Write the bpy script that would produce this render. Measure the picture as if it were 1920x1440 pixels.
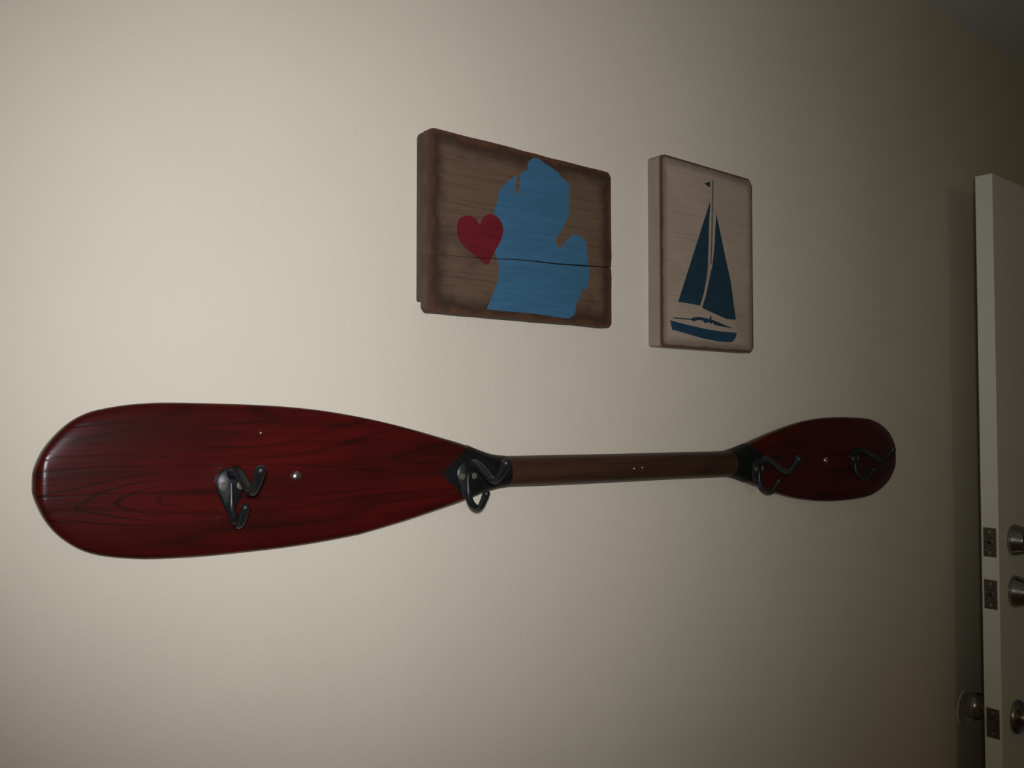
import bpy, bmesh, math, random
import numpy as np
from mathutils import Vector, Matrix
from mathutils.geometry import tessellate_polygon

for o in list(bpy.data.objects):
    bpy.data.objects.remove(o, do_unlink=True)
scene = bpy.context.scene
COL = scene.collection
random.seed(7)

# ------------------------------------------------------------------ camera
# the picture wall is the plane y = 0, the camera stands 0.79 m in front of it and looks along it
FPX, YAW, PITCH = 1550.0, 51.086, 1.774
cam_d = bpy.data.cameras.new('camera')
cam_d.sensor_width = 36.0
cam_d.lens = FPX / 1920.0 * 36.0
cam_d.clip_start = 0.02
cam = bpy.data.objects.new('camera', cam_d)
COL.objects.link(cam)
cam.location = (0, -0.787, 1.565)
cam.rotation_euler = (math.radians(90 + PITCH), 0, math.radians(YAW - 90))
scene.camera = cam

# ------------------------------------------------------------------ light
vs = scene.view_settings
vs.view_transform = 'Standard'
vs.look = 'None'
vs.gamma = 1.0
vs.exposure = 0.0
vs.use_curve_mapping = False

world = bpy.data.worlds.new('world')
scene.world = world
world.use_nodes = True
bg = world.node_tree.nodes['Background']
bg.inputs['Color'].default_value = (0.75, 0.85, 1.0, 1)
bg.inputs['Strength'].default_value = 0.02

# the little flash of the pocket camera, beside its lens
fl = bpy.data.lights.new('camera_flash', 'SPOT')
fl.energy = 33.0
fl.color = (0.945, 0.95, 1.08)
fl.spot_size = math.radians(87)
fl.spot_blend = 1.0
fl.shadow_soft_size = 0.02
flo = bpy.data.objects.new('camera_flash', fl)
COL.objects.link(flo)
flo.location = (-0.035, -0.85, 1.605)
flo.rotation_euler = (math.radians(94), 0, math.radians(YAW - 90 + 3.3))

# the warm lamp of the room behind the photographer
wl = bpy.data.lights.new('room_lamp', 'POINT')
wl.energy = 9.0
wl.color = (1.0, 0.84, 0.58)
wl.shadow_soft_size = 0.16
wlo = bpy.data.objects.new('room_lamp', wl)
COL.objects.link(wlo)
wlo.location = (-0.30, -2.30, 1.78)

# ------------------------------------------------------------------ outlines, in millimetres
PADDLE_TOP = [
    (119.4, 1504), (119.5, 1510), (120.4, 1515.6), (122.9, 1523.1), (127.8, 1533.6), (137.2, 1546), 
    (147.6, 1555.7), (160, 1562.6), (172.9, 1566.1), (187, 1568.7), (201.5, 1570.3), (221.4, 1571.3), 
    (260.2, 1570.9), (305.1, 1569.6), (340.9, 1567.5), (378.9, 1563.5), (424.9, 1555.9), (467.8, 1546.6), 
    (514, 1534.8), (546.3, 1526.2), (571.5, 1517.6), (588.8, 1512.7), (606.2, 1510.4), (637.3, 1509.7), 
    (725.5, 1507.9), (823.9, 1506.1), (934.7, 1504.4), (1008.1, 1503), (1039, 1504), (1069.7, 1510), 
    (1108.5, 1519.2), (1162.7, 1531.6), (1234.1, 1544.6), (1296, 1550.6), (1359.7, 1551.9), (1428.9, 1550.2), 
    (1464.2, 1546.8), (1497.1, 1538.2), (1523, 1524.9), (1537.6, 1509.6), (1545.4, 1494.3), (1547.8, 1476.1)]
PADDLE_BOTTOM = [
    (119.4, 1504), (119.9, 1497.3), (122.6, 1488.5), (127.9, 1476.6), (134.9, 1465.8), (143.7, 1456.7), 
    (154.5, 1448.7), (167.3, 1442.8), (184.1, 1438.5), (208, 1434.6), (238.5, 1432.4), (261.7, 1431.5), 
    (295, 1431.2), (329.9, 1431.4), (367.1, 1432.8), (409.1, 1435.9), (425.6, 1438.1), (468.3, 1445.4), 
    (514.3, 1454.7), (546.5, 1461.6), (571.6, 1468.8), (597.5, 1473.4), (615.1, 1473.9), (637.3, 1473.2), 
    (689, 1471.7), (753.7, 1470.3), (823.7, 1468.9), (916.9, 1467.2), (1007.6, 1464.9), (1043.8, 1463.4), 
    (1081.2, 1453.5), (1115.2, 1444), (1161, 1431.6), (1203.1, 1422.3), (1247.5, 1415.3), (1302.2, 1409.1), 
    (1374, 1405.9), (1442.2, 1407.5), (1478.9, 1413.4), (1512.9, 1426.1), (1531.5, 1440.1), (1544.4, 1458.3), 
    (1547.8, 1476.1)]
MAP = [
    (6.7, 96), (0.3, 90.8), (-0.4, 86.4), (-1.4, 82.3), (1.1, 81.2), (-4.7, 78.6), (-11, 75.5), (-13.4, 71.8), 
    (-12.9, 65.1), (-13.9, 57.2), (-14.7, 51.3), (-17.2, 47.4), (-19.6, 48.9), (-20.4, 54.2), (-18.9, 64.1), 
    (-18.1, 70), (-23.3, 67.5), (-30.6, 61.6), (-36.7, 57.1), (-41.5, 51.6), (-45, 45.3), (-46.9, 40.3), 
    (-47.9, 33.5), (-50.9, 26.4), (-53.1, 18.6), (-52.1, 7.5), (-49.7, -7.2), (-49.3, -20.3), (-51.6, -26.2), 
    (-49.3, -30.6), (-47.4, -35.1), (-45, -44.2), (-45.4, -53.7), (-48.5, -63.4), (-52, -71.2), (-56.7, -80.9), 
    (-63.2, -94.4), (-25.7, -94.4), (9, -94), (40.4, -95.4), (62.8, -96.1), (67.4, -95.5), (71.5, -93.2), 
    (75.2, -90.5), (77.6, -86.3), (78.5, -80.1), (79.4, -74.6), (83.2, -70.9), (86, -68.6), (87.9, -60.9), 
    (89.8, -54.6), (93.5, -56.3), (97.3, -58.7), (100.2, -48.1), (102.2, -36.9), (102.2, -25.9), (99.8, -19.3), 
    (98.5, -11.8), (98, -3.6), (97.2, 3.9), (94.7, 7), (88.1, 10.9), (79.6, 12.4), (72.7, 10.6), (68.6, 7.4), 
    (61.7, 1.5), (55, -6.4), (50.4, -8.4), (45.6, -5.6), (44.5, 1.3), (47, 7.6), (52.3, 11.3), (56.4, 15.3), 
    (59.1, 22.3), (64.5, 30.1), (67.3, 38.6), (68.2, 48.9), (66, 56.7), (68.5, 63.1), (69.6, 67.4), (66.9, 71), 
    (66, 74.9), (62, 78.2), (55.2, 80.1), (49.8, 85.2), (43.1, 88), (36.5, 90.7), (27.3, 93), (19.5, 96.5), 
    (13.1, 97.6)]
HEART = [
    (-73.9, 2.1), (-78, 8.3), (-84.8, 11), (-92.6, 10.7), (-100.4, 6.9), (-104.8, -0.1), (-105.4, -8.4), 
    (-102.6, -17), (-95.9, -24.3), (-84.7, -31.2), (-73.3, -37.2), (-66.4, -41.1), (-61.8, -42), (-58.3, -36.4), 
    (-52.5, -26.4), (-45.4, -16.1), (-40.6, -6.1), (-39.2, 3.5), (-43, 11.5), (-49, 16.3), (-57.2, 17.9), 
    (-65.4, 14.8), (-70, 9.5)]
SEAM = [
    (-148.6, -39.8), (-117.5, -37.6), (-88, -36.5), (-49.5, -33.9), (-25.3, -31.5), (8, -29.9), (42.8, -29.3), 
    (69.9, -27.7), (102.7, -25.6), (141.8, -22.9)]
MAINSAIL = [
    (1.5, 83.8), (-72.2, -70.8), (-48.6, -71.2), (-23.3, -72.3), (-15, -54.9), (-7.5, -30.1), (-4.6, -12.5), 
    (-3.4, 10.6), (-2.5, 18.9), (-1, 53.7), (2, 79.6)]
JIB = [
    (16.6, 68.2), (37, 7.4), (50.4, -30), (62.1, -87.3), (39.7, -87.4), (10.2, -81.5), (-18.8, -75), 
    (-9.6, -56.7), (-0.5, -29.4), (6, -11.3), (9.4, 6.6), (12.4, 26.9), (14.3, 50.3)]
PENNANT = [
    (-11.4, 109.4), (2.4, 114.5), (1.1, 105.3)]
MAST = [
    (7.5, 117.2), (10.5, 117.7), (8, 51.8), (4.1, -8.3), (1.4, -8.6), (4.8, 51.4)]
HULL = [
    (-89.7, -98.2), (-54.3, -101.9), (-10.1, -105.7), (26.5, -107.2), (64, -106.8), (61.8, -113.5), (55, -120.4), 
    (45.4, -122.5), (17.3, -122.3), (-19.3, -119.6), (-63.2, -113.6), (-85.8, -111.1)]
DECK = [
    (-83.1, -93.6), (-44.1, -92.9), (-38.5, -90.5), (-25.9, -88.8), (-0.9, -90.2), (0.1, -85.4), (2.6, -85.2), 
    (2.8, -90.7), (17.7, -93.4), (55.3, -100.8), (26.6, -99.5), (10, -98.2), (6.2, -95.3), (0.8, -97.5), 
    (-2.5, -94.7), (-11.9, -97.2), (-17.4, -93.5), (-29.6, -93.7), (-36.9, -96.3), (-44.1, -94.7), (-83.1, -95)]

# ------------------------------------------------------------------ helpers
def tag(o, label=None, cat=None, group=None, kind=None):
    if label: o['label'] = label
    if cat: o['category'] = cat
    if group: o['group'] = group
    if kind: o['kind'] = kind
    return o

def link(name, me, mat=None, parent=None, loc=(0, 0, 0), smooth=None):
    o = bpy.data.objects.new(name, me)
    COL.objects.link(o)
    o.location = loc
    if mat and not me.materials:
        me.materials.append(mat)
    if parent: o.parent = parent
    if smooth is not None:
        me.shade_smooth()
        if smooth < 180:
            me.set_sharp_from_angle(angle=math.radians(smooth))
    return o

def mesh(name, v, f):
    me = bpy.data.meshes.new(name)
    me.from_pydata([tuple(map(float, p)) for p in v], [], f)
    me.update()
    bm = bmesh.new(); bm.from_mesh(me)
    bmesh.ops.recalc_face_normals(bm, faces=bm.faces)
    bm.to_mesh(me); bm.free()
    return me

def bm_mesh(name, bm):
    me = bpy.data.meshes.new(name)
    bmesh.ops.recalc_face_normals(bm, faces=bm.faces)
    bm.to_mesh(me); bm.free()
    return me

def box_mesh(name, lo, hi, bevel=0.0, seg=2):
    bm = bmesh.new()
    bmesh.ops.create_cube(bm, size=1.0)
    for v in bm.verts:
        v.co = Vector([(lo[i] + hi[i]) / 2 + v.co[i] * (hi[i] - lo[i]) for i in range(3)])
    if bevel:
        bmesh.ops.bevel(bm, geom=list(bm.edges), offset=bevel, segments=seg, profile=0.5, affect='EDGES')
    return bm_mesh(name, bm)

def empty(name, loc=(0, 0, 0)):
    o = bpy.data.objects.new(name, None)
    o.empty_display_size = 0.05
    COL.objects.link(o)
    o.location = loc
    return o

def catmull(pts, n=8):
    P = [Vector(p) for p in pts]
    P = [P[0] * 2 - P[1]] + P + [P[-1] * 2 - P[-2]]
    out = []
    for i in range(1, len(P) - 2):
        a, b, c, d = P[i - 1:i + 3]
        for k in range(n):
            t = k / n
            out.append(0.5 * (2 * b + (c - a) * t + (2 * a - 5 * b + 4 * c - d) * t * t + (3 * b - a - 3 * c + d) * t ** 3))
    out.append(P[-2])
    return out

def tube_data(path, radii, n=12, flat=1.0, side=Vector((1, 0, 0))):
    """round bar along path (vectors); the ends are rounded off; flat squeezes it along its depth"""
    pts = [Vector(p) for p in path]
    rr = list(radii)
    t0 = (pts[0] - pts[1]).normalized(); t1 = (pts[-1] - pts[-2]).normalized()
    A, B, RA, RB = [], [], [], []
    for k in range(1, 4):
        a = k / 3 * math.pi / 2 * 0.97
        A.insert(0, pts[0] + t0 * rr[0] * math.sin(a)); RA.insert(0, rr[0] * math.cos(a))
        B.append(pts[-1] + t1 * rr[-1] * math.sin(a)); RB.append(rr[-1] * math.cos(a))
    pts = A + pts + B; rr = RA + rr + RB
    V, F = [], []
    for i, p in enumerate(pts):
        t = (pts[min(i + 1, len(pts) - 1)] - pts[max(i - 1, 0)]).normalized()
        s = (side - t * side.dot(t)).normalized()
        w = t.cross(s)
        for k in range(n):
            a = 2 * math.pi * k / n
            V.append(p + s * math.cos(a) * rr[i] + w * math.sin(a) * rr[i] * flat)
    for i in range(len(pts) - 1):
        for k in range(n):
            F.append((i * n + k, i * n + (k + 1) % n, (i + 1) * n + (k + 1) % n, (i + 1) * n + k))
    F.append(tuple(range(n))); F.append(tuple(range((len(pts) - 1) * n, len(pts) * n)))
    return V, F

def lathe(name, prof, n=32):
    """profile (radius, out): turned about the -y axis"""
    V, F = [], []
    for r, y in prof:
        for k in range(n):
            a = 2 * math.pi * k / n
            V.append((r * math.cos(a), -y, r * math.sin(a)))
    for i in range(len(prof) - 1):
        for k in range(n):
            F.append((i * n + k, i * n + (k + 1) % n, (i + 1) * n + (k + 1) % n, (i + 1) * n + k))
    F.append(tuple(range(n))); F.append(tuple(range((len(prof) - 1) * n, len(prof) * n)))
    return mesh(name, V, F)

def prism(name, poly, y_back, y_front, bevel=0.0, seg=3, edge_ok=None, back_bevel=True):
    """outline (x, z) in metres, standing between two depths; the rim is rounded"""
    bm = bmesh.new()
    vb = [bm.verts.new((x, y_back, z)) for x, z in poly]
    vf = [bm.verts.new((x, y_front, z)) for x, z in poly]
    n = len(poly)
    for i in range(n):
        bm.faces.new((vb[i], vb[(i + 1) % n], vf[(i + 1) % n], vf[i]))
    bm.faces.new(vf); bm.faces.new(vb)
    if bevel:
        es = [e for e in bm.edges
              if (all(abs(v.co.y - y_front) < 1e-6 for v in e.verts)
                  or (back_bevel and all(abs(v.co.y - y_back) < 1e-6 for v in e.verts)))
              and (edge_ok is None or edge_ok(e))]
        bmesh.ops.bevel(bm, geom=es, offset=bevel, segments=seg, profile=0.5, affect='EDGES')
    return bm_mesh(name, bm)

def paint_mesh(name, poly, y0, th):
    """a coat of paint: a concave outline filled in, with the thickness of the coat"""
    n = len(poly)
    V = [(x, y0, z) for x, z in poly] + [(x, y0 - th, z) for x, z in poly]
    tri = tessellate_polygon([[Vector((x, z, 0)) for x, z in poly]])
    F = [tuple(i + n for i in t) for t in tri] + [tuple(t) for t in tri]
    F += [(i, (i + 1) % n, n + (i + 1) % n, n + i) for i in range(n)]
    return mesh(name, V, F)

# ------------------------------------------------------------------ materials
class NT:
    def __init__(self, name):
        self.m = bpy.data.materials.new(name)
        self.m.use_nodes = True
        self.t = self.m.node_tree
        self.b = self.t.nodes['Principled BSDF']
    def n(self, typ, **kw):
        x = self.t.nodes.new(typ)
        for k, v in kw.items(): setattr(x, k, v)
        return x
    def put(self, sock, v):
        if isinstance(v, bpy.types.NodeSocket): self.t.links.new(v, sock)
        elif hasattr(v, '__len__') and len(v) == 3 and sock.type == 'RGBA': sock.default_value = (*v, 1)
        else: sock.default_value = v
    def math(self, op, a, b=0.0, c=0.0, clamp=False):
        x = self.n('ShaderNodeMath', operation=op, use_clamp=clamp)
        for i, v in enumerate((a, b, c)): self.put(x.inputs[i], v)
        return x.outputs[0]
    def mix(self, f, a, b, mode='MIX'):
        x = self.n('ShaderNodeMix', data_type='RGBA', blend_type=mode)
        self.put(x.inputs[0], f); self.put(x.inputs[6], a); self.put(x.inputs[7], b)
        return x.outputs[2]
    def coords(self, scale=(1, 1, 1), loc=(0, 0, 0)):
        c = self.n('ShaderNodeTexCoord'); mp = self.n('ShaderNodeMapping')
        self.t.links.new(c.outputs['Object'], mp.inputs['Vector'])
        mp.inputs['Scale'].default_value = scale
        mp.inputs['Location'].default_value = loc
        return mp.outputs[0]
    def xyz(self):
        c = self.n('ShaderNodeTexCoord'); s = self.n('ShaderNodeSeparateXYZ')
        self.t.links.new(c.outputs['Object'], s.inputs[0])
        return s.outputs
    def noise(self, vec, scale, detail=4.0, rough=0.55, dist=0.0):
        x = self.n('ShaderNodeTexNoise')
        self.put(x.inputs['Vector'], vec)
        x.inputs['Scale'].default_value = scale
        x.inputs['Detail'].default_value = detail
        x.inputs['Roughness'].default_value = rough
        x.inputs['Distortion'].default_value = dist
        return x.outputs['Fac']
    def ramp(self, f, a, b, lo=0.0, hi=1.0):
        x = self.n('ShaderNodeMapRange', interpolation_type='SMOOTHSTEP')
        self.put(x.inputs[0], f)
        for i, v in enumerate((a, b, lo, hi)): x.inputs[i + 1].default_value = v
        return x.outputs[0]
    def bump(self, h, strength, dist):
        x = self.n('ShaderNodeBump')
        x.inputs['Strength'].default_value = strength
        x.inputs['Distance'].default_value = dist
        self.put(x.inputs['Height'], h)
        self.t.links.new(x.outputs[0], self.b.inputs['Normal'])
    def base(self, c): self.put(self.b.inputs['Base Color'], c)
    def set(self, **kw):
        for k, v in kw.items(): self.put(self.b.inputs[k.replace('_', ' ')], v)
        return self

def plain(name, col, rough=0.5, metal=0.0, grain=0.0, gscale=200, spec=0.5):
    m = NT(name)
    nz = m.noise(m.coords(), gscale, 3)
    m.base(m.mix(m.ramp(nz, 0.3, 0.7), [c * (1 - grain) for c in col], [min(1, c * (1 + grain)) for c in col]))
    m.set(Roughness=rough, Metallic=metal, Specular_IOR_Level=spec)
    return m.m

def wall_paint(name, col, bump=0.25):
    m = NT(name)
    v = m.coords()
    blot = m.noise(v, 3.0, 4)
    m.base(m.mix(m.ramp(blot, 0.3, 0.7), [c * 0.975 for c in col], [c * 1.02 for c in col]))
    h = m.math('ADD', m.noise(v, 160, 3, 0.6), m.math('MULTIPLY', m.noise(v, 45, 2), 0.7))
    m.bump(h, bump, 0.0012)
    m.set(Roughness=0.75, Specular_IOR_Level=0.25)
    return m.m

M_WALL = wall_paint('beige_wall_paint', (0.66, 0.605, 0.452))
M_CEIL = wall_paint('white_ceiling_paint', (0.74, 0.78, 0.80), 0.35)
M_TRIM = plain('white_trim_paint', (0.78, 0.77, 0.72), 0.4, 0, 0.02, 30)
M_DOOR = plain('white_door_paint', (0.82, 0.82, 0.70), 0.45, 0, 0.02, 40)
M_NICKEL = plain('satin_nickel', (0.36, 0.34, 0.30), 0.26, 1.0, 0.05, 400)
M_PLATE = plain('tarnished_nickel', (0.17, 0.15, 0.12), 0.42, 1.0, 0.25, 160)
M_HOLE = plain('dark_bore', (0.012, 0.011, 0.010), 0.6)
M_RUBBER = plain('ivory_vinyl', (0.60, 0.55, 0.42), 0.5, 0, 0.03, 80)
M_IRON = plain('black_iron', (0.008, 0.010, 0.010), 0.40, 0.0, 0.25, 250, 0.40)
M_BRASS = plain('aged_screw_metal', (0.10, 0.085, 0.055), 0.5, 0.0, 0.15, 500)
M_CHROME = plain('bright_screw_metal', (0.80, 0.78, 0.76), 0.2, 1.0, 0.03, 500)
M_BLACK = plain('black_neck_paint', (0.0055, 0.0062, 0.0060), 0.5, 0, 0.3, 90, 0.25)
M_FLOOR = plain('brown_floor_boards', (0.20, 0.13, 0.08), 0.45, 0, 0.2, 6)

def paddle_wood(name, light, dark, rough):
    m = NT(name)
    x, y, z = m.xyz()[:3]
    g = m.coords((1.6, 3, 34))
    fine = m.noise(g, 3.2, 6, 0.62, 0.4)
    # growth rings cut flat: contour lines of a long, slow swell
    swell = m.noise(m.coords((2.3, 2, 21), (0.35, 0, 0.2)), 1.0, 1.0, 0.4)
    rf = m.ramp(m.math('PINGPONG', m.math('MULTIPLY', swell, 11.0), 0.5), 0.30, 0.5)
    f = m.math('ADD', m.math('MULTIPLY', m.ramp(fine, 0.36, 0.70), 0.55), m.math('MULTIPLY', rf, 0.40), clamp=True)
    # the arched end of a growth ring near the tip of the wide blade
    wob = m.noise(m.coords((14, 2, 40)), 1.0, 2)
    ex = m.math('DIVIDE', m.math('ADD', x, 0.520), 0.165)
    ez = m.math('DIVIDE', m.math('SUBTRACT', z, 0.000), 0.021)
    rr = m.math('ADD', m.math('SQRT', m.math('ADD', m.math('MULTIPLY', ex, ex), m.math('MULTIPLY', ez, ez))), m.math('MULTIPLY', wob, 0.35))
    arch = m.ramp(m.math('PINGPONG', m.math('MULTIPLY', rr, 4.6), 0.5), 0.33, 0.48)
    arch = m.math('MULTIPLY', arch, m.math('MULTIPLY', m.ramp(x, -0.645, -0.575, 1.0, 0.0), m.ramp(rr, 1.45, 1.75, 1.0, 0.0)))
    f = m.math('MAXIMUM', f, m.math('MULTIPLY', arch, 0.95))
    blot = m.ramp(m.noise(m.coords((4, 4, 9)), 2.2, 3), 0.35, 0.7)
    c = m.mix(f, light, dark)
    c = m.mix(m.math('MULTIPLY', blot, 0.45), c, dark)
    m.base(c)
    m.bump(m.math('ADD', fine, m.math('MULTIPLY', rf, -0.6)), 0.22, 0.0007)
    m.set(Roughness=rough, Specular_IOR_Level=0.26)
    return m.m

M_RED = paddle_wood('red_stained_wood', (0.066, 0.0045, 0.0034), (0.016, 0.0037, 0.0026), 0.28)
M_SHAFT = paddle_wood('brown_varnished_wood', (0.058, 0.026, 0.014), (0.024, 0.012, 0.007), 0.42)

def board_material(name, hx, hz, face, dark, rim, dark_band, rim_band, grain_dark, weather, side):
    """painted board with a rubbed border: 'rim' shows on the worn arris, 'dark' is the stain inside it"""
    m = NT(name)
    x, y, z = m.xyz()[:3]
    dx = m.math('SUBTRACT', hx, m.math('ABSOLUTE', x))
    dz = m.math('SUBTRACT', hz, m.math('ABSOLUTE', z))
    d = m.math('SMOOTH_MIN', dx, dz, 0.012)
    n1 = m.noise(m.coords(), 38, 5, 0.6)
    d2 = m.math('ADD', d, m.math('MULTIPLY', m.math('SUBTRACT', n1, 0.5), weather))
    streak = m.noise(m.coords((3, 3, 60)), 4.5, 5, 0.6)
    c = m.mix(m.math('MULTIPLY', m.ramp(streak, 0.45, 0.75), grain_dark), face, dark)
    patch = m.ramp(m.noise(m.coords((1, 1, 1.6), (3, 1, 2)), 13, 4, 0.6), 0.52, 0.75)
    c = m.mix(m.math('MULTIPLY', patch, grain_dark), c, dark)
    c = m.mix(m.ramp(d2, dark_band[0], dark_band[1], 1.0, 0.0), c, dark)
    c = m.mix(m.ramp(d2, rim_band[0], rim_band[1], 1.0, 0.0), c, rim)
    sv = m.noise(m.coords((40, 6, 6)), 3.0, 4)
    sc = m.mix(m.ramp(sv, 0.4, 0.7, 0, 0.5), side, dark)
    c = m.mix(m.ramp(y, -0.0232, -0.0195, 0.0, 1.0), c, sc)
    m.base(c)
    m.bump(streak, 0.25, 0.0006)
    m.set(Roughness=0.7, Specular_IOR_Level=0.3)
    return m

def paint(name, col, var=0.12):
    m = NT(name)
    s = m.noise(m.coords((4, 4, 40)), 6, 4)
    sp = m.noise(m.coords(), 300, 3)
    c = m.mix(m.ramp(s, 0.35, 0.7), [v * (1 - var) for v in col], [v * (1 + var) for v in col])
    c = m.mix(m.ramp(sp, 0.66, 0.8, 0, 0.5), c, [v * 0.5 for v in col])
    m.base(c)
    m.bump(s, 0.15, 0.0004)
    m.set(Roughness=0.6, Specular_IOR_Level=0.35)
    return m.m

M_BLUE = paint('blue_map_paint', (0.038, 0.122, 0.195), 0.08)
M_HEART = paint('red_heart_paint', (0.130, 0.0065, 0.011))
M_SAIL = paint('navy_sail_paint', (0.012, 0.038, 0.054))
M_HULL = paint('navy_hull_paint', (0.013, 0.048, 0.080))
M_MAST = paint('grey_mast_paint', (0.10, 0.11, 0.10))

# ------------------------------------------------------------------ the room
CEIL = 2.424
X0, X1, Y0 = -3.20, 2.64, -4.60
TH = 0.10
def struct(name, me, mat, parent=None, label=None, cat=None, loc=(0, 0, 0), smooth=None):
    o = link(name, me, mat, parent, loc, smooth)
    if parent is None: tag(o, label, cat, kind='structure')
    return o

struct('wall_back', box_mesh('wall_back', (X0 - TH, 0, -0.1), (X1 + TH, TH, CEIL)), M_WALL,
       label='plain beige painted wall with the paddle and the wooden signs', cat='wall')
struct('ceiling', box_mesh('ceiling', (X0 - TH, Y0 - TH, CEIL), (X1 + TH, TH, CEIL + 0.1)), M_CEIL,
       label='white flat ceiling above the beige wall', cat='ceiling')
struct('floor', box_mesh('floor', (X0, Y0, -0.1), (X1, 0, 0)), M_FLOOR,
       label='brown floor at the foot of the beige wall', cat='floor')
struct('baseboard_back', box_mesh('baseboard_back', (X0, -0.014, 0), (X1, 0, 0.09), 0.003), M_TRIM,
       label='white baseboard along the foot of the beige wall', cat='baseboard')

# right-hand wall with the doorway that the open door belongs to
DW0, DW1, DH = -0.945, -0.105, 2.045
def wall_with_hole(name, axis_x, thick, y0, y1, z0, z1, hy0, hy1, hz0, hz1):
    bm = bmesh.new()
    for lo, hi in (((y0, z0), (hy0, z1)), ((hy1, z0), (y1, z1)), ((hy0, hz1), (hy1, z1)), ((hy0, z0), (hy1, hz0))):
        if hi[0] - lo[0] < 1e-4 or hi[1] - lo[1] < 1e-4: continue
        r = bmesh.ops.create_cube(bm, size=1.0)
        for v in r['verts']:
            v.co = Vector((axis_x + (v.co.x + 0.5) * thick, lo[0] + (v.co.y + 0.5) * (hi[0] - lo[0]), lo[1] + (v.co.z + 0.5) * (hi[1] - lo[1])))
    return bm_mesh(name, bm)
struct('wall_right', wall_with_hole('wall_right', X1, TH, Y0, 0, 0, CEIL, DW0, DW1, 0, DH), M_WALL,
       label='beige end wall with the doorway of the open white door', cat='wall')
struct('wall_left', box_mesh('wall_left', (X0 - TH, Y0, 0), (X0, 0, CEIL)), M_WALL,
       label='beige end wall behind the photographer on the side of the wide blade', cat='wall')
struct('wall_front', box_mesh('wall_front', (X0 - TH, Y0 - TH, 0), (X1 + TH, Y0, CEIL)), M_WALL,
       label='beige wall across the room, facing the paddle', cat='wall')

tr = struct('trim_1', box_mesh('trim_1', (X1 - 0.014, DW0 - 0.06, 0), (X1, DW0, DH + 0.06), 0.003), M_TRIM,
            label='white casing around the doorway in the end wall', cat='trim')
link('head_casing', box_mesh('head_casing', (X1 - 0.014, DW0, DH), (X1, DW1, DH + 0.06), 0.003), M_TRIM, tr)
link('side_casing', box_mesh('side_casing', (X1 - 0.014, DW1, 0.09), (X1, DW1 + 0.06, DH + 0.06), 0.003), M_TRIM, tr)

# ------------------------------------------------------------------ the open door, folded back in front of the wall
DX, DF, DB, DT = 1.762, -0.120, -0.088, 2.034
door = empty('door_1', (DX, DF, 0.012))
tag(door, 'white door standing open against the beige wall, three locks in its edge', 'door', kind='structure')
def at_door(p): return (p[0] - DX, p[1] - DF, p[2] - 0.012)
slab = link('door_slab', box_mesh('door_slab', (0, 0, 0), (0.838, DB - DF, DT - 0.012), 0.0012), M_DOOR, door)
for zc in (0.25, 1.02, 1.80):
    link('hinge', box_mesh('hinge', (0.838, 0.004, zc - 0.045), (0.8455, 0.010, zc + 0.045)), M_PLATE, door)
YM = (DF + DB) / 2
def face_plate(z, kind):
    p = link('face_plate', box_mesh('face_plate', (-0.0011, -0.0118, -0.0285), (0.0002, 0.0118, 0.0285), 0.0004), M_PLATE,
             door, at_door((DX, YM, z)))
    for s in (-1, 1):
        sc = lathe('screw', [(0.0034, 0), (0.0032, 0.0006), (0.0008, 0.0010)], 14)
        o = link('screw', sc, M_NICKEL, p, (-0.0010, 0, s * 0.0205), 40); o.rotation_euler = (0, 0, math.radians(-90))
    if kind == 'bolt':
        b = lathe('deadbolt', [(0.0078, 0), (0.0076, 0.0012), (0.0062, 0.0016), (0.0034, 0.0017)], 24)
        o = link('deadbolt', b, M_PLATE, p, (-0.0010, 0, 0), 40); o.rotation_euler = (0, 0, math.radians(-90))
        h = lathe('bolt_hole', [(0.0030, 0), (0.0030, 0.0020)], 16)
        o = link('bolt_hole', h, M_HOLE, p, (-0.0011, 0, 0), 40); o.rotation_euler = (0, 0, math.radians(-90))
    else:
        poly = [(-0.0075, -0.0095), (0.0075, -0.0095), (0.0075, 0.0095), (-0.0075, 0.0095)]
        bm = bmesh.new()
        a = [bm.verts.new((-0.001, y, z2)) for y, z2 in poly]
        b = [bm.verts.new((-0.010 if y > 0 else -0.003, y * 0.96, z2 * 0.97)) for y, z2 in poly]
        for i in range(4): bm.faces.new((a[i], a[(i + 1) % 4], b[(i + 1) % 4], b[i]))
        bm.faces.new(b); bm.faces.new(a)
        bmesh.ops.bevel(bm, geom=list(bm.edges), offset=0.0008, segments=2, affect='EDGES')
        link('latch', bm_mesh('latch', bm), M_PLATE, p)
face_plate(1.3035, 'bolt'); face_plate(1.2015, 'bolt'); face_plate(0.9510, 'latch')
KX = DX + 0.070
# key cylinders on the face
for z in (1.3035, 1.2015):
    c = lathe('deadbolt_cylinder', [(0.031, 0), (0.0315, 0.003), (0.0305, 0.008), (0.0272, 0.017), (0.0262, 0.024), (0.0255, 0.026), (0.020, 0.0268), (0.006, 0.0268)], 40)
    k = link('deadbolt_cylinder', c, M_NICKEL, door, at_door((KX, DF, z)), 35)
    h = link('keyhole', box_mesh('keyhole', (-0.0012, -0.0272, -0.0045), (0.0012, -0.0255, 0.0045)), M_HOLE, k)
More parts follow.
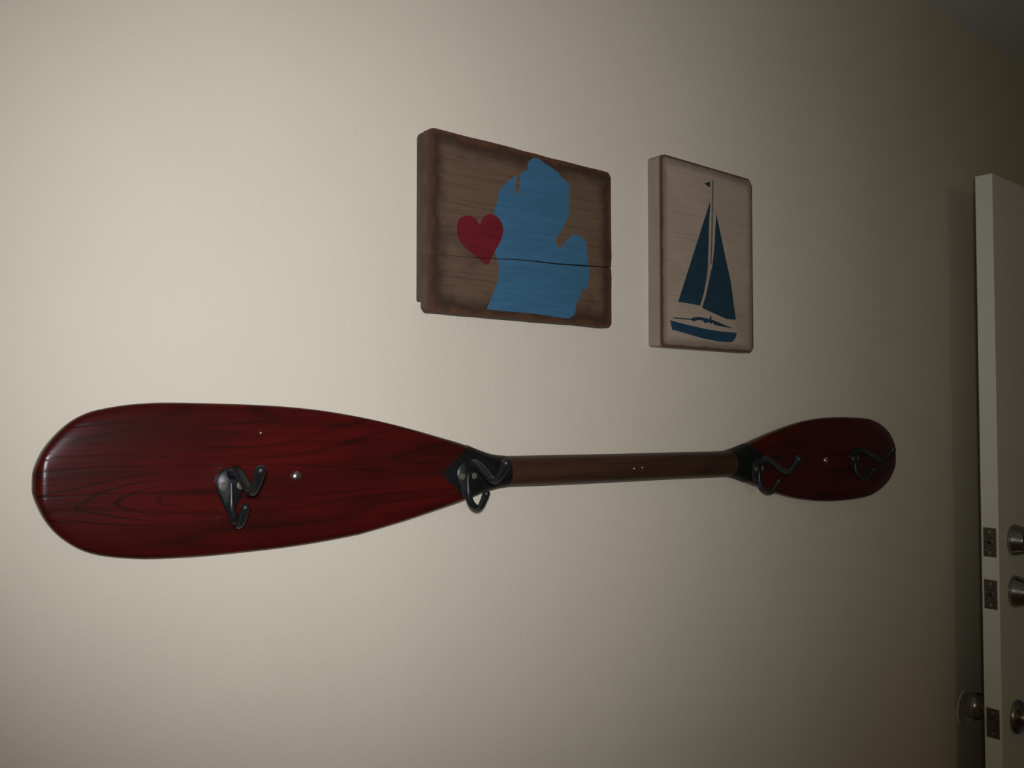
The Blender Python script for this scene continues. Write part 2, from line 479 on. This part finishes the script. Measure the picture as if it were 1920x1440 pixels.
# thumb turn on the side that faces the wall
t = link('thumb_turn', lathe('thumb_turn', [(0.029, 0), (0.029, 0.004), (0.026, 0.011), (0.010, 0.012)], 32), M_NICKEL, door,
         at_door((KX, DB, 1.2015)), 35)
t.rotation_euler = (0, 0, math.pi)
link('turn_piece', box_mesh('turn_piece', (-0.003, -0.026, -0.016), (0.003, -0.010, 0.016), 0.002), M_NICKEL, t)
KNOB = [(0.033, 0), (0.0335, 0.004), (0.031, 0.008), (0.020, 0.011), (0.0135, 0.016), (0.0125, 0.021), (0.016, 0.026), (0.022, 0.030),
        (0.0262, 0.036), (0.0275, 0.043), (0.0262, 0.050), (0.022, 0.056), (0.014, 0.0595), (0.005, 0.0605)]
link('door_knob', lathe('door_knob', KNOB, 40), M_NICKEL, door, at_door((KX, DF, 0.953)), 50)
kb = link('door_knob', lathe('door_knob', KNOB, 40), M_NICKEL, door, at_door((KX, DB, 0.953)), 50)
kb.rotation_euler = (0, 0, math.pi)

# wall bumper behind the knob
bp = lathe('wall_bumper', [(0.042, 0), (0.0418, 0.0022), (0.0405, 0.0036), (0.0385, 0.0038), (0.0365, 0.0030), (0.034, 0.0022), (0.010, 0.0020)], 40)
tag(link('wall_bumper', bp, M_RUBBER, None, (1.887, 0, 0.923), 50),
    'round ivory door bumper on the wall behind the door knob', 'door stop')

# ------------------------------------------------------------------ the paddle with its coat hooks
def curve_xy(pts):
    c = catmull([(x / 1000, z / 1000, 0) for x, z in pts], 10)
    a = np.array([(p.x, p.y) for p in c])
    a[:, 0] = np.maximum.accumulate(a[:, 0])
    return a
TOP, BOT = curve_xy(PADDLE_TOP), curve_xy(PADDLE_BOTTOM)
XL, XR = 0.1194, 1.5478
NL, NR = 0.607, 1.042                    # where blade and shaft meet
YC = -0.0185                             # depth of the paddle's middle plane
def smooth(a, b, x):
    t = min(1, max(0, (x - a) / (b - a))); return t * t * (3 - 2 * t)
def section(x):
    zt = float(np.interp(x, TOP[:, 0], TOP[:, 1])); zb = float(np.interp(x, BOT[:, 0], BOT[:, 1]))
    k = smooth(NL - 0.005, NL - 0.17, x) if x < 0.8 else smooth(NR + 0.005, NR + 0.17, x)   # 1 on the blade
    t = 0.0175 * (1 - k) + 0.0095 * k
    e = min(x - XL, XR - x)
    if e < 0.009: t *= max(0.12, math.sqrt(max(0.0, 1 - ((0.009 - e) / 0.009) ** 2)))
    return (zt + zb) / 2, max(0.0012, (zt - zb) / 2), t, 2.1 + 1.5 * k
NS = 44
def ring_point(x, a, grow=0.0):
    zc, w, t, p = section(x)
    c, s = math.cos(a), math.sin(a)
    q = 2.0 / p
    return Vector((x, YC - math.copysign(abs(c) ** q, c) * (t + grow), zc + math.copysign(abs(s) ** q, s) * (w + grow)))
def paddle_piece(name, xs):
    V, F = [], []
    for x in xs:
        V += [ring_point(x, 2 * math.pi * k / NS) for k in range(NS)]
    for i in range(len(xs) - 1):
        for k in range(NS):
            F.append((i * NS + k, i * NS + (k + 1) % NS, (i + 1) * NS + (k + 1) % NS, (i + 1) * NS + k))
    F.append(tuple(range(NS))); F.append(tuple(range((len(xs) - 1) * NS, len(xs) * NS)))
    return mesh(name, V, F)
def tip_spacing(a, b, n):                # dense near a
    return [a + (b - a) * (1 - math.cos(math.pi / 2 * i / n)) for i in range(n + 1)]
PO = Vector(((XL + XR) / 2, 0, 1.487))
paddle = empty('canoe_paddle', PO)
tag(paddle, 'red stained double bladed wooden paddle hung sideways as a coat rack with black hooks', 'paddle')
def on_paddle(name, me, mat, parent=paddle, sm=40, shift=True):
    if shift: me.transform(Matrix.Translation(-PO))
    return link(name, me, mat, parent, (0, 0, 0), sm)
bl = on_paddle('blade', paddle_piece('blade', tip_spacing(XL + 0.0004, NL, 70)), M_RED)
br = on_paddle('blade', paddle_piece('blade', tip_spacing(XR - 0.0004, NR, 70)), M_RED)
on_paddle('shaft', paddle_piece('shaft', [NL + (NR - NL) * i / 24 for i in range(25)]), M_SHAFT)

def neck_band(x_shaft, x_edge, x_tip):
    """black paint wrapped round the throat, running out in a point on the blade"""
    V, F = [], []
    n, m = 72, 26
    for k in range(n):
        a = 2 * math.pi * k / n
        s = abs(math.sin(a))
        xe = x_tip + (x_edge - x_tip) * min(1.0, s ** 0.72 * 1.02) + 0.0016 * math.sin(a * 11) * math.cos(a * 5)
        for i in range(m):
            x = x_shaft + (xe - x_shaft) * i / (m - 1)
            V.append(ring_point(x, a, 0.0005))
    for k in range(n):
        for i in range(m - 1):
            a, b = k * m + i, ((k + 1) % n) * m + i
            F.append((a, a + 1, b + 1, b))
    return mesh('neck_band', V, F)
on_paddle('neck_band', neck_band(0.6072, 0.5520, 0.5110), M_BLACK, sm=60)['label'] = 'black painted throat of the wide blade'
on_paddle('neck_band', neck_band(1.0400, 1.0790, 1.1260), M_BLACK, sm=60)['label'] = 'black painted throat of the far blade'

# one coat hook, its plate in the plane y = 0 of its own
def hook_plate():
    bm = bmesh.new()
    R, n = 0.0142, 15
    out = []
    for i in range(n):                   # broad round top
        a = math.radians(-20 + 220 * i / (n - 1))
        out.append((R * math.cos(a), 0.0030 + R * 1.02 * math.sin(a)))
    out += [(-0.0110, -0.0085), (-0.0070, -0.0170), (-0.0036, -0.0245), (0.0036, -0.0245), (0.0070, -0.0170), (0.0110, -0.0085)]
    back = [bm.verts.new((x, 0.004, z)) for x, z in out]
    mid = [bm.verts.new((x, -0.0022, z)) for x, z in out]
    fr = [bm.verts.new((x * 0.84, -0.0040, -0.002 + (z + 0.002) * 0.9)) for x, z in out]
    N = len(out)
    for A, B in ((back, mid), (mid, fr)):
        for i in range(N): bm.faces.new((A[i], A[(i + 1) % N], B[(i + 1) % N], B[i]))
    c = bm.verts.new((0, -0.0052, -0.001))
    for i in range(N): bm.faces.new((fr[i], fr[(i + 1) % N], c))
    bm.faces.new(back)
    return bm_mesh('coat_hook', bm)
def prong(name, pts, r):
    path = catmull([(0, -o, z) for o, z in pts], 7)
    n = len(path)
    rad = [float(np.interp(i / (n - 1), [q / (len(r) - 1) for q in range(len(r))], r)) for i in range(n)]
    V, F = tube_data(path, rad, 14, 1.0)
    return mesh(name, V, F)
ME_PLATE = hook_plate()
ME_UP = prong('upper_prong', [(0.001, 0.0095), (0.013, 0.0150), (0.026, 0.0120), (0.040, 0.0035), (0.050, -0.0015), (0.058, -0.0005), (0.066, 0.0075), (0.0735, 0.0185)],
              [0.0050, 0.0050, 0.0046, 0.0042, 0.0040, 0.0040, 0.0044, 0.0051])
ME_LOW = prong('lower_prong', [(0.0030, 0.002), (0.0034, -0.0125), (0.0048, -0.0225), (0.0105, -0.0312), (0.0190, -0.0352), (0.0270, -0.0335), (0.0330, -0.0265), (0.0385, -0.0175)],
               [0.0024, 0.0030, 0.0038, 0.0041, 0.0040, 0.0038, 0.0039, 0.0043])
ME_SCREW = lathe('screw', [(0.0039, 0), (0.0038, 0.0009), (0.0032, 0.0012), (0.0009, 0.0013)], 18)
for me, mt in ((ME_PLATE, M_IRON), (ME_UP, M_IRON), (ME_LOW, M_IRON), (ME_SCREW, M_BRASS)):
    me.transform(Matrix.Scale(0.965, 4))
    me.materials.append(mt); me.shade_smooth()
    me.set_sharp_from_angle(angle=math.radians(45))
def front_y(x, z):
    zc, w, t, p = section(x)
    v = min(0.999, abs(z - zc) / w)
    return YC - t * (1 - v ** p) ** (1 / p)
def add_hook(x, z, roll=0.0):
    y = min(front_y(x, z), front_y(x, z + 0.012), front_y(x - 0.012, z), front_y(x + 0.012, z))
    h = link('coat_hook', ME_PLATE, None, paddle, Vector((x, y - 0.0008, z)) - PO)
    h.rotation_euler = (0, math.radians(roll), 0)
    link('upper_prong', ME_UP, None, h); link('lower_prong', ME_LOW, None, h)
    for s in (-1, 1):
        link('screw', ME_SCREW, None, h, (s * 0.0080, -0.0036, 0.0))
for x, z, ro in ((0.2782, 1.4950, 0), (0.5415, 1.4910, 0), (1.0890, 1.4750, 0), (1.3850, 1.4790, 0)):
    add_hook(x, z, ro)
def mount_screw(x, z, r, mat, name):
    dome = [(r, -0.001)] + [(r * math.cos(a), 0.0006 + r * 0.55 * math.sin(a)) for a in (0.05, 0.35, 0.7, 1.05, 1.3, 1.5)]
    link(name, lathe(name, dome, 24), mat, paddle, Vector((x, front_y(x, z), z)) - PO, 50)
mount_screw(0.3433, 1.5001, 0.0056, M_CHROME, 'mounting_screw')
mount_screw(1.2959, 1.4791, 0.0056, M_CHROME, 'mounting_screw')
mount_screw(0.3076, 1.5428, 0.0016, M_CHROME, 'brad_nail')
mount_screw(0.8142, 1.4870, 0.0018, M_CHROME, 'brad_nail')
mount_screw(0.8298, 1.4874, 0.0018, M_CHROME, 'brad_nail')

# ------------------------------------------------------------------ the sign with the map and the heart
def rounded(x0, x1, z0, z1, radii, n=7):
    """radii for bottom left, bottom right, top right, top left"""
    out = []
    for (cx, cz, sx, sz, a0), r in zip(((x0, z0, 1, 1, 180), (x1, z0, -1, 1, 270), (x1, z1, -1, -1, 0), (x0, z1, 1, -1, 90)), radii):
        for i in range(n + 1):
            a = math.radians(a0 + 90 * i / n)
            out.append((cx + sx * r + r * math.cos(a), cz + sz * r + r * math.sin(a)))
    return out
S1 = Vector((0.6405, 0, 1.7755))
H1X, H1Z = 0.1432, 0.1024
seam = [(x / 1000, z / 1000) for x, z in SEAM]
sx_, sz_ = [p[0] for p in seam], [p[1] for p in seam]
def seam_z(x): return float(np.interp(x, sx_, sz_))
sign1 = empty('state_sign', S1)
tag(sign1, 'brown distressed two plank wooden sign painted with a blue state map and red heart', 'sign')
bmat = board_material('brown_distressed_board', H1X, H1Z, (0.118, 0.073, 0.042), (0.034, 0.018, 0.010), (0.080, 0.034, 0.016),
                      (0.006, 0.029), (0.0010, 0.0105), 0.42, 0.030, (0.090, 0.062, 0.042))
x_, y_, z_ = bmat.xyz()[:3]
M_BOARD1 = bmat.m
def GAP(x): return float(np.interp(x, [-0.14, -0.10, -0.03, 0.06], [0.00008, 0.0003, 0.0005, 0.0008]))
seam_x = [-H1X, -0.1175, -0.088, -0.0495, -0.0253, 0.008, 0.0428, 0.0699, 0.1027, H1X]
top_poly = [(x, seam_z(x) + GAP(x)) for x in seam_x] + [p for p in rounded(-H1X, H1X, -H1Z, H1Z, (0.004, 0.004, 0.005, 0.006)) if p[1] > 0]
bot_poly = [(x, seam_z(x) - GAP(x)) for x in reversed(seam_x)] + [p for p in rounded(-H1X, H1X, -H1Z, H1Z, (0.005, 0.005, 0.004, 0.004)) if p[1] < 0]
def not_seam(e): return not all(abs(abs(v.co.z - seam_z(v.co.x)) - GAP(v.co.x)) < 2e-5 for v in e.verts)
def worn(me, amt=0.0011, sc=28):
    from mathutils import noise
    for v in me.vertices:
        k = 1 if (H1X - abs(v.co.x) < 0.006 or H1Z - abs(v.co.z) < 0.006) else 0
        if k:
            v.co.x += amt * noise.noise(v.co * sc); v.co.z += amt * noise.noise(v.co * sc + Vector((5, 3, 1)))
def subdivide_outline(poly, step=0.012):
    out = []
    for i, a in enumerate(poly):
        b = poly[(i + 1) % len(poly)]
        n = max(1, int(math.hypot(b[0] - a[0], b[1] - a[1]) / step))
        out += [(a[0] + (b[0] - a[0]) * k / n, a[1] + (b[1] - a[1]) * k / n) for k in range(n)]
    return out
for poly in (top_poly, bot_poly):
    me = prism('plank', subdivide_outline(poly), -0.0088, -0.0250, 0.0022, 3, not_seam)
    worn(me)
    link('plank', me, M_BOARD1, sign1, (0, 0, 0), 40)
cleat = prism('back_cleat', rounded(-H1X - 0.0001, H1X - 0.004, -0.0895, H1Z - 0.0002, (0.0015, 0.0015, 0.004, 0.0065)), -0.0002, -0.0087, 0.0008, 2)
link('back_cleat', cleat, M_BOARD1, sign1, (0, 0, 0), 40)

def clip(poly, keep):
    """cut an outline along the seam; keep = +1 above, -1 below"""
    def f(p): return keep * (p[1] - seam_z(p[0])) - GAP(p[0]) * 1.05
    fine = subdivide_outline(poly, 0.003)
    out = []
    for i, a in enumerate(fine):
        b = fine[(i + 1) % len(fine)]
        fa, fb = f(a), f(b)
        if fa >= 0: out.append(a)
        if fa * fb < 0:
            t = fa / (fa - fb)
            out.append((a[0] + (b[0] - a[0]) * t, a[1] + (b[1] - a[1]) * t))
    res = []                              # follow the seam between the two cut points
    for i, a in enumerate(out):
        b = out[(i + 1) % len(out)]
        res.append(a)
        if abs(f(a)) < 1e-5 and abs(f(b)) < 1e-5 and abs(b[0] - a[0]) > 0.004:
            for x in sorted([s for s in seam_x if min(a[0], b[0]) < s < max(a[0], b[0])], reverse=b[0] < a[0]):
                res.append((x, seam_z(x) + keep * GAP(x) * 1.05))
    return res
def metres(l): return [(x / 1000, z / 1000) for x, z in l]
def soft(poly, n=4):
    c = [Vector((x, z, 0)) for x, z in poly]
    c = [c[-1]] + c + [c[0], c[1]]
    q = catmull(c, n)
    return [(p.x, p.y) for p in q[n:-n - 1]]
for keep in (1, -1):
    link('painted_map', paint_mesh('painted_map', clip(metres(MAP), keep), -0.0249, 0.0004), M_BLUE, sign1)['label'] = 'blue painted map'
for keep in (1, -1):
    link('painted_heart', paint_mesh('painted_heart', clip(soft(metres(HEART), 3), keep), -0.0249, 0.0008), M_HEART, sign1)['label'] = 'red painted heart'

# ------------------------------------------------------------------ the sign with the sailing boat
S2 = Vector((0.9905, 0, 1.7887))
H2X, H2Z = 0.1068, 0.1352
sign2 = empty('sailboat_sign', S2)
tag(sign2, 'whitewashed upright wooden sign painted with a navy blue sailing boat', 'sign')
b2 = board_material('whitewashed_board', H2X, H2Z, (0.36, 0.285, 0.200), (0.21, 0.165, 0.122), (0.085, 0.040, 0.022),
                    (0.004, 0.016), (0.0008, 0.0046), 0.35, 0.006, (0.255, 0.205, 0.155))
poly = subdivide_outline(rounded(-H2X, H2X, -H2Z, H2Z, (0.0045, 0.007, 0.009, 0.007)), 0.012)
M_BOARD2 = b2.m
link('board', prism('board', poly, -0.0002, -0.0250, 0.0030, 4, back_bevel=False), M_BOARD2, sign2, (0, 0, 0), 50)
for nm, data, mt, lb in (('painted_mainsail', MAINSAIL, M_SAIL, 'navy mainsail'), ('painted_jib', JIB, M_SAIL, 'navy jib'),
                         ('painted_pennant', PENNANT, M_SAIL, 'navy pennant at the mast head'), ('painted_mast', MAST, M_MAST, 'thin grey mast'),
                         ('painted_hull', HULL, M_HULL, 'navy hull'), ('painted_deck', DECK, M_SAIL, 'navy deck line and cabin')):
    link(nm, paint_mesh(nm, metres(data), -0.0249, 0.0004), mt, sign2)['label'] = lb
